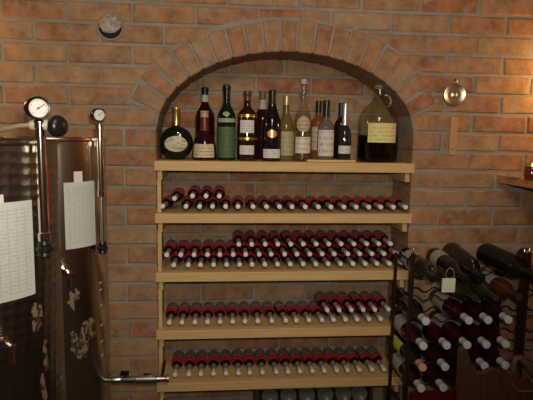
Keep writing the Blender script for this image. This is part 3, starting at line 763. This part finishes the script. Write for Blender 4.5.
def tank(label, c, R, top, m):
    t = root('steel_wine_tank', label, 'wine tank', (c[0], c[1], 0))
    obj('shell', lathe([(R-.03, .10), (R-.008, .104), (R, .115), (R, top-.006), (R+.005, top-.005), (R+.007, top), (R+.005, top+.005), (R-.001, top+.004), (R-.002, top-.03), (R-.002, top-.20)], 96, uv=True, cap1=False), m, t, True, 50)
    obj('floating_lid', lathe([(R-.003, top-.085), (R-.003, top-.068), (R-.012, top-.064), (R-.03, top-.072), (.03, top-.070), (.028, top-.05), (0, top-.05)], 64), DULLSTEEL, t)
    for k in range(3):
        a = 2*PI*k/3+.4; obj('leg', tube([((R-.03)*math.cos(a), (R-.03)*math.sin(a), 0), ((R-.03)*math.cos(a), (R-.03)*math.sin(a), .11)], .014, 12), DULLSTEEL, t)
    return t
def tank_tap(t, R, ang, z, q=1.4):
    a = math.radians(ang); d = Vector((math.cos(a), math.sin(a), 0)); M = Matrix.Translation(d*R+Vector((0, 0, z))) @ d.to_track_quat('Z', 'Y').to_matrix().to_4x4()
    o = obj('sample_tap', lathe([(a*q, b*q) for a, b in [(.013, -.002), (.013, .004), (.007, .006), (.006, .022), (.009, .024), (.009, .042), (.004, .044)]], 16, M=M), CHROME, t)
    s = d*(R+.033*q)+Vector((0, 0, z)); obj('spout', tube([s, s+Vector((0, 0, -.022)), s+Vector((0, 0, -.042))], .006, 10), CHROME, o)
def decal(t, R, ang, z, wdeg, h, seed, horse=False):
    """ornament printed on the tank: an irregular leafy outline lying on the steel"""
    rnd = random.Random(seed); bmd = bmesh.new(); n = 26
    P3 = lambda a, zz, r: Vector((r*math.cos(math.radians(a)), r*math.sin(math.radians(a)), zz))
    for blob in range(5):
        ca, cz = ang+rnd.uniform(-.5, .5)*wdeg*.7, z+rnd.uniform(-.5, .5)*h*.8; ra, rz = wdeg*rnd.uniform(.16, .3), h*rnd.uniform(.14, .26); ph = rnd.uniform(0, 6)
        ring = []
        for k in range(n):
            q = 2*PI*k/n; s_ = 1+.28*math.sin(3*q+ph)+.15*math.sin(7*q+ph*2); ring.append((ca+ra*s_*math.cos(q), cz+rz*s_*math.sin(q)))
        e = .0004+blob*.00012
        c_ = bmd.verts.new(P3(ca, cz, R+e+.0003)); top_ = [bmd.verts.new(P3(a, zz, R+e)) for a, zz in ring]; bot = [bmd.verts.new(P3(a, zz, R-.0004)) for a, zz in ring]
        for k in range(n): k2 = (k+1) % n; bmd.faces.new((c_, top_[k], top_[k2])); bmd.faces.new((top_[k], bot[k], bot[k2], top_[k2]))
    obj('printed_ornament', bmd, DECAL, t)
T1, R1 = (-.628, 1.308), .225; T2, R2 = (-.584, 1.829), .190; TT = H-.030
t1 = tank('large circle-polished steel wine tank nearest the camera, at the left edge', T1, R1, TT, STEEL_T)
tank_tap(t1, R1, -46, H-.47, 1.0)
for a, z, w_, h_, s_ in ((-25, -.425, 7, .075, 3), (-20, -.535, 6, .07, 5), (-21, -.645, 9, .10, 8), (-58, -.60, 10, .10, 12)): decal(t1, R1, a, H+z, w_, h_, s_)
obj('red_sticker', arc_patch(R1, H-.225, H-.085, -12, -8.5, .0006, 3, 1), mat('red_sticker', (.28, .02, .015), .4), t1)
t2 = tank('slimmer plain steel wine tank against the brick wall, behind the near tank', T2, R2, TT, STEEL_S)
tank_tap(t2, R2, -60, H-.445)
for a, z, w_, h_, s_ in ((-52, -.545, 11, .075, 21), (-50, -.69, 16, .10, 22), (-36, -.66, 20, .07, 25), (-46, -.74, 14, .08, 23)): decal(t2, R2, a, H+z, w_, h_, s_)
# graduation marks
bmg = bmesh.new()
for z in (-.52, -.545, -.60, -.67, -.73, -.78): 
    own = arc_patch(R2, H+z, H+z+.006, -21, -16.5, .0006, 3, 1); me = bpy.data.meshes.new('t'); own.to_mesh(me); own.free(); bmg.from_mesh(me)
obj('level_marks', bmg, mat('pale_marks', (.45, .42, .38), .5), t2)
# outlet with two valves reaching right
pz = H-.880; A = math.radians(-12); ps = Vector((R2*math.cos(A)-.01, R2*math.sin(A), pz))
def outx(px): return world_at(px, 382, T2[1]-.04).x-T2[0]
y_ = ps.y
xs_ = [ps.x, outx(108), outx(112), outx(113), outx(121), outx(122), outx(133), outx(134), outx(136), outx(137), outx(156), outx(157), outx(160), outx(166), outx(167), outx(169)]
rs_ = [q*1.35 for q in (.007, .007, .007, .0095, .0095, .008, .0105, .0105, .007, .012, .012, .009, .0085, .0085, .0105, .0105)]
op = obj('outlet_pipe', tube([(x, y_, pz) for x in xs_], rs_, 14), DULLSTEEL, t2, True, 30)
def valve_handle(px, h, m, fl):
    x = outx(px); b_ = tube([(x, y_, pz+.008), (x, y_, pz+.016)], .004, 10)
    if fl: box(x-.015, x+.015, y_-.006, y_+.006, pz+.016, pz+.016+h, b_, .003)
    else: box(x-.005, x+.005, y_-.004, y_+.004, pz+.016, pz+.016+h, b_, .002, Matrix.Translation((x, y_, pz)) @ Matrix.Rotation(.15, 4, 'Y') @ Matrix.Translation((-x, -y_, -pz)))
    obj('valve_handle', b_, m, op)
valve_handle(125, .016, BLACKPL, True); valve_handle(148, .009, CHROME, True); valve_handle(162, .052, BLACKPL, False)

def sheet(label, c, R, a0, a1, z0, z1, tab):
    t = root('paper_sheet', label, 'paper', (c[0], c[1], 0))
    bmp = arc_patch(R+.0008, z0, z1, a0, a1, .0006, 10, 4); o = obj('sheet', bmp, PAPER, t)
    obj('tape_tab', arc_patch(R+.0003, z1-.01, z1+tab[2], tab[0], tab[1], .0004, 3, 1), PLAINPAPER, t)
    return t
sheet('white printed table sheet taped to the near tank at the left edge', T1, R1, -62, -25.8, H-.378, H-.158, (-50, -43, .018))
sheet('white printed sheet taped to the farther tank, beside the hanging pump', T2, R2, -59, -25.5, H-.378, H-.164, (-49, -40, .034))

GAUGE_FACE = mat('white_dial', (.80, .79, .77), .4); INK = mat('black_ink', (.02, .02, .02), .5)
def pump(label, c, R, ang, tube_to, knob_to, s, yaw, q=1.3, rod=False, gz=.043, hose=False):
    a = math.radians(ang); d = Vector((math.cos(a), math.sin(a), 0)); base = Vector((c[0], c[1], 0))+d*(R+.024)
    t = root('inflation_pump', label, 'pump', (base.x, base.y, H))
    obj('cylinder', lathe([(.005*q, .022), (.0085*q, .018), (.0085*q, .004), (.0070*q, .002), (.0070*q, tube_to+.02), (.0085*q, tube_to+.018), (.0085*q, tube_to), (.004, tube_to-.001)][::-1], 24), CHROME, t)
    if rod: obj('plunger_rod', tube([(0, 0, tube_to+.002), (0, 0, knob_to+.03)], .0065, 10), DULLSTEEL, t)
    kz = knob_to; obj('knob', lathe([(0, kz), (.008*q, kz), (.0105*q, kz+.004), (.0090*q, kz+.011), (.0115*q, kz+.015), (.0115*q, kz+.021), (.0085*q, kz+.026), (.0095*q, kz+.030), (.0075*q, kz+.040)], 24), BLACKPL, t)
    obj('rim_clip', box(-.006, .006, -.005, .005, -.052, -.018, bev=.001, M=Matrix.Translation(-d*.013) @ Matrix.Rotation(a, 4, 'Z')), DULLSTEEL, t, False)
    M = Matrix.Translation((-.002*s, -.004, gz)) @ Matrix.Rotation(yaw, 4, 'Z') @ Matrix.Rotation(PI/2, 4, 'X')   # local z looks towards -y
    g = obj('gauge', lathe([(0, -.024*s), (.020*s, -.024*s), (.0245*s, -.020*s), (.0255*s, .009*s), (.0240*s, .011*s), (.0205*s, .010*s), (.0205*s, .0075*s), (0, .0075*s)], 32, M=M), mat('dark_gauge_case', (.022, .013, .012), .3, metal=.3), t)
    obj('dial', lathe([(0, .0072*s), (.0202*s, .0072*s), (.0202*s, .0084*s), (0, .0084*s)], 32, M=M), GAUGE_FACE, g)
    bn = box(-.0007*s, .0007*s, -.006*s, .017*s, .0086*s, .0094*s, M=M @ Matrix.Rotation(-.95, 4, 'Z')); lathe([(0, .0086*s), (.0022*s, .0086*s), (.0022*s, .0100*s), (0, .0100*s)], 12, bn, M=M)
    for k in range(21):
        q = math.radians(-135+270*k/20); box(-.0004*s, .0004*s, .0165*s if k % 5 else .0145*s, .019*s, .0084*s, .0088*s, bn, M=M @ Matrix.Rotation(q, 4, 'Z'))
    obj('needle_and_scale', bn, INK, g, False)
    obj('stem', tube([(-.001, -.002, .018), (-.001, -.003, gz-.022*s)], .004, 10), CHROME, t)
    return t, base
pp, base = pump('chrome pump with large white pressure gauge and beige hose on the near tank', T1, R1, -23.5, -.252, -.290, 1.0, math.radians(32), q=1.65, gz=.047)
obj('cross_fitting', tube([(-.022, 0, .010), (-.016, 0, .010), (.020, .002, .010), (.032, .005, .009)], [.008, .012, .012, .008], 14), mat('pale_plastic_fitting', (.55, .53, .47), .25), pp)
obj('release_knob', lathe([(0, -.004), (.014, -.003), (.022, .001), (.0245, .007), (.0245, .013), (.021, .020), (.012, .024), (0, .025)], 24, M=Matrix.Translation((.030, .006, .008)) @ Matrix.Rotation(math.radians(-32), 4, 'Z') @ Matrix.Rotation(PI/2, 4, 'Y')), BLACKPL, pp)
obj('hose', tube([(-.022, 0, .010), (-.045, .006, .008), (-.08, .02, .0), (-.12, .05, -.008), (-.17, .09, -.02), (-.20, .13, -.045), (-.21, .16, -.085)], .0055, 12), mat('beige_rubber_hose', (.42, .33, .20), .45), pp)
pp2, base2 = pump('slim chrome pump with small pressure gauge on the tank against the wall', T2, R2, -24, -.215, -.408, .86, math.radians(32), q=1.55, rod=True, gz=.050)

# ------------------------------------------------------------------ things on the wall
# patched round vent hole with crumpled paper stuffed in it
c = Vector((-.412, WF, H+.388)); 
t = root('vent_hole_plug', 'round hole in the upper left wall stuffed with crumpled white paper', 'wall plug', c)
Mv = Matrix.Rotation(PI/2, 4, 'X')
obj('mortar_ring', lathe([(.046, -.004), (.051, .006), (.049, .0115), (.044, .0115), (.042, .003), (.042, -.002)], 40, M=Mv, cap0=False, cap1=False), MORTAR, t)
obj('hole_shade_disc', lathe([(0, .0045), (.043, .0045), (.043, .0062), (0, .0062)], 30, M=Mv), mat('painted_hole_shade', (.012, .010, .008), .9), t)  # black disc paints the shade inside a hole that is not cut
bmc = bmesh.new(); bmesh.ops.create_icosphere(bmc, subdivisions=4, radius=1)
from mathutils import noise as mn
for v in bmc.verts:
    n_ = v.co.normalized(); k = 1+.16*mn.noise(n_*2.3)+.16*abs(mn.noise(n_*5+Vector((3, 1, 2))))+.08*abs(mn.noise(n_*11))
    v.co = Vector((n_.x*.037*k, n_.y*.011*k-.012, n_.z*.031*k+.009))
obj('crumpled_paper', bmc, mat('crumpled_paper', (.44, .40, .34), .8, noise=(60, (.26, .21, .17), .4, .65)), t, True, 25)

# round metal dish hanging on the wall
c = world_at(454, 95, 2.06)
t = root('metal_dish', 'round brushed metal dish hanging by a ring on the right wall', 'dish', (c.x, 2.064, c.z))
RD = .046
obj('dish', lathe([(0, .012), (.006, .012), (.010, .009), (.020, .0075), (.030, .009), (.036, .012), (.041, .014), (.045, .012), (RD, .007), (.0455, .002), (.040, 0)], 48, M=Mv), mat('brushed_nickel', (.52, .49, .42), .38, metal=1), t)
obj('hanging_ring', tube([(.009*math.cos(a), -.004, RD+.007+.009*math.sin(a)) for a in [2*PI*i/18 for i in range(18)]], .0016, 8, closed=True), GOLD, t)
obj('nail', lathe([(.0018, -.006), (.0018, .006), (.0035, .006), (.0035, .008), (0, .008)], 10, M=Matrix.Translation((0, 0, RD+.015)) @ Mv), IRON, t)

# narrow wooden slat
a, b = world_at(449.5, 117, 2.06), world_at(456.5, 155, 2.06); 
t = root('wall_slat', 'narrow pale wooden slat fixed to the wall below the metal dish', 'slat', (.953, 2.056, b.z))
hh = a.z-b.z
obj('slat', box(-.015, .014, 0, .012, 0, hh, bev=.0015), mat('pale_slat_wood', (.52, .30, .13), .55, noise=(9, (.44, .24, .10), .3, .7, (10, 10, 1))), t, False)
obj('screw', lathe([(0, 0), (.0028, 0), (.0028, .0015), (0, .0018)], 12, M=Matrix.Translation((0, -.0002, .024)) @ Mv), IRON, t)

# small shelf on the right wall with a jar
SZ = H-.1575; sx0 = 1.163
t = root('wall_shelf', 'short pine shelf jutting in at the right edge of the photo', 'shelf', (sx0, 1.5, SZ-.030))
obj('board', box(0, RX-sx0-.002, -.55, 2.066-1.5, .006, .030, bev=.0015), mat('orange_pine', (.58, .30, .10), .5, noise=(7, (.44, .21, .07), .3, .7, (14, 1, 14))), t, False)
obj('edge_strip', box(-.008, 0, -.55, 2.066-1.5, 0, .031, bev=.0015), bpy.data.materials['orange_pine'], t, False)
p = world_at(531, 172, 1.83)
t = root('glass_jar', 'small dark red preserve jar with brass lid on the right shelf', 'jar', (p.x+.003, 1.83, SZ+.001))
obj('body', lathe([(0, .002), (.020, 0), (.025, .003), (.026, .010), (.026, .042), (.023, .050), (.021, .054)], 28), mat('dark_red_preserve', (.13, .02, .012), .08, coat=.5), t)
obj('lid', lathe([(.0225, .0505), (.0235, .051), (.0235, .062), (.022, .064), (0, .064)], 28, cap0=False), GOLD, t)
p = world_at(513, 172, 1.93)
props(obj('coaster', lathe([(0, 0), (.026, 0), (.028, .002), (.028, .006), (.026, .008), (0, .007)], 28, M=Matrix.Translation((p.x+.006, 1.93, SZ+.0015))), mat('beige_cork', (.42, .30, .16), .8, noise=(60, (.3, .2, .1), .4, .6))), 'small flat beige coaster lying on the right shelf by the wall', 'coaster')
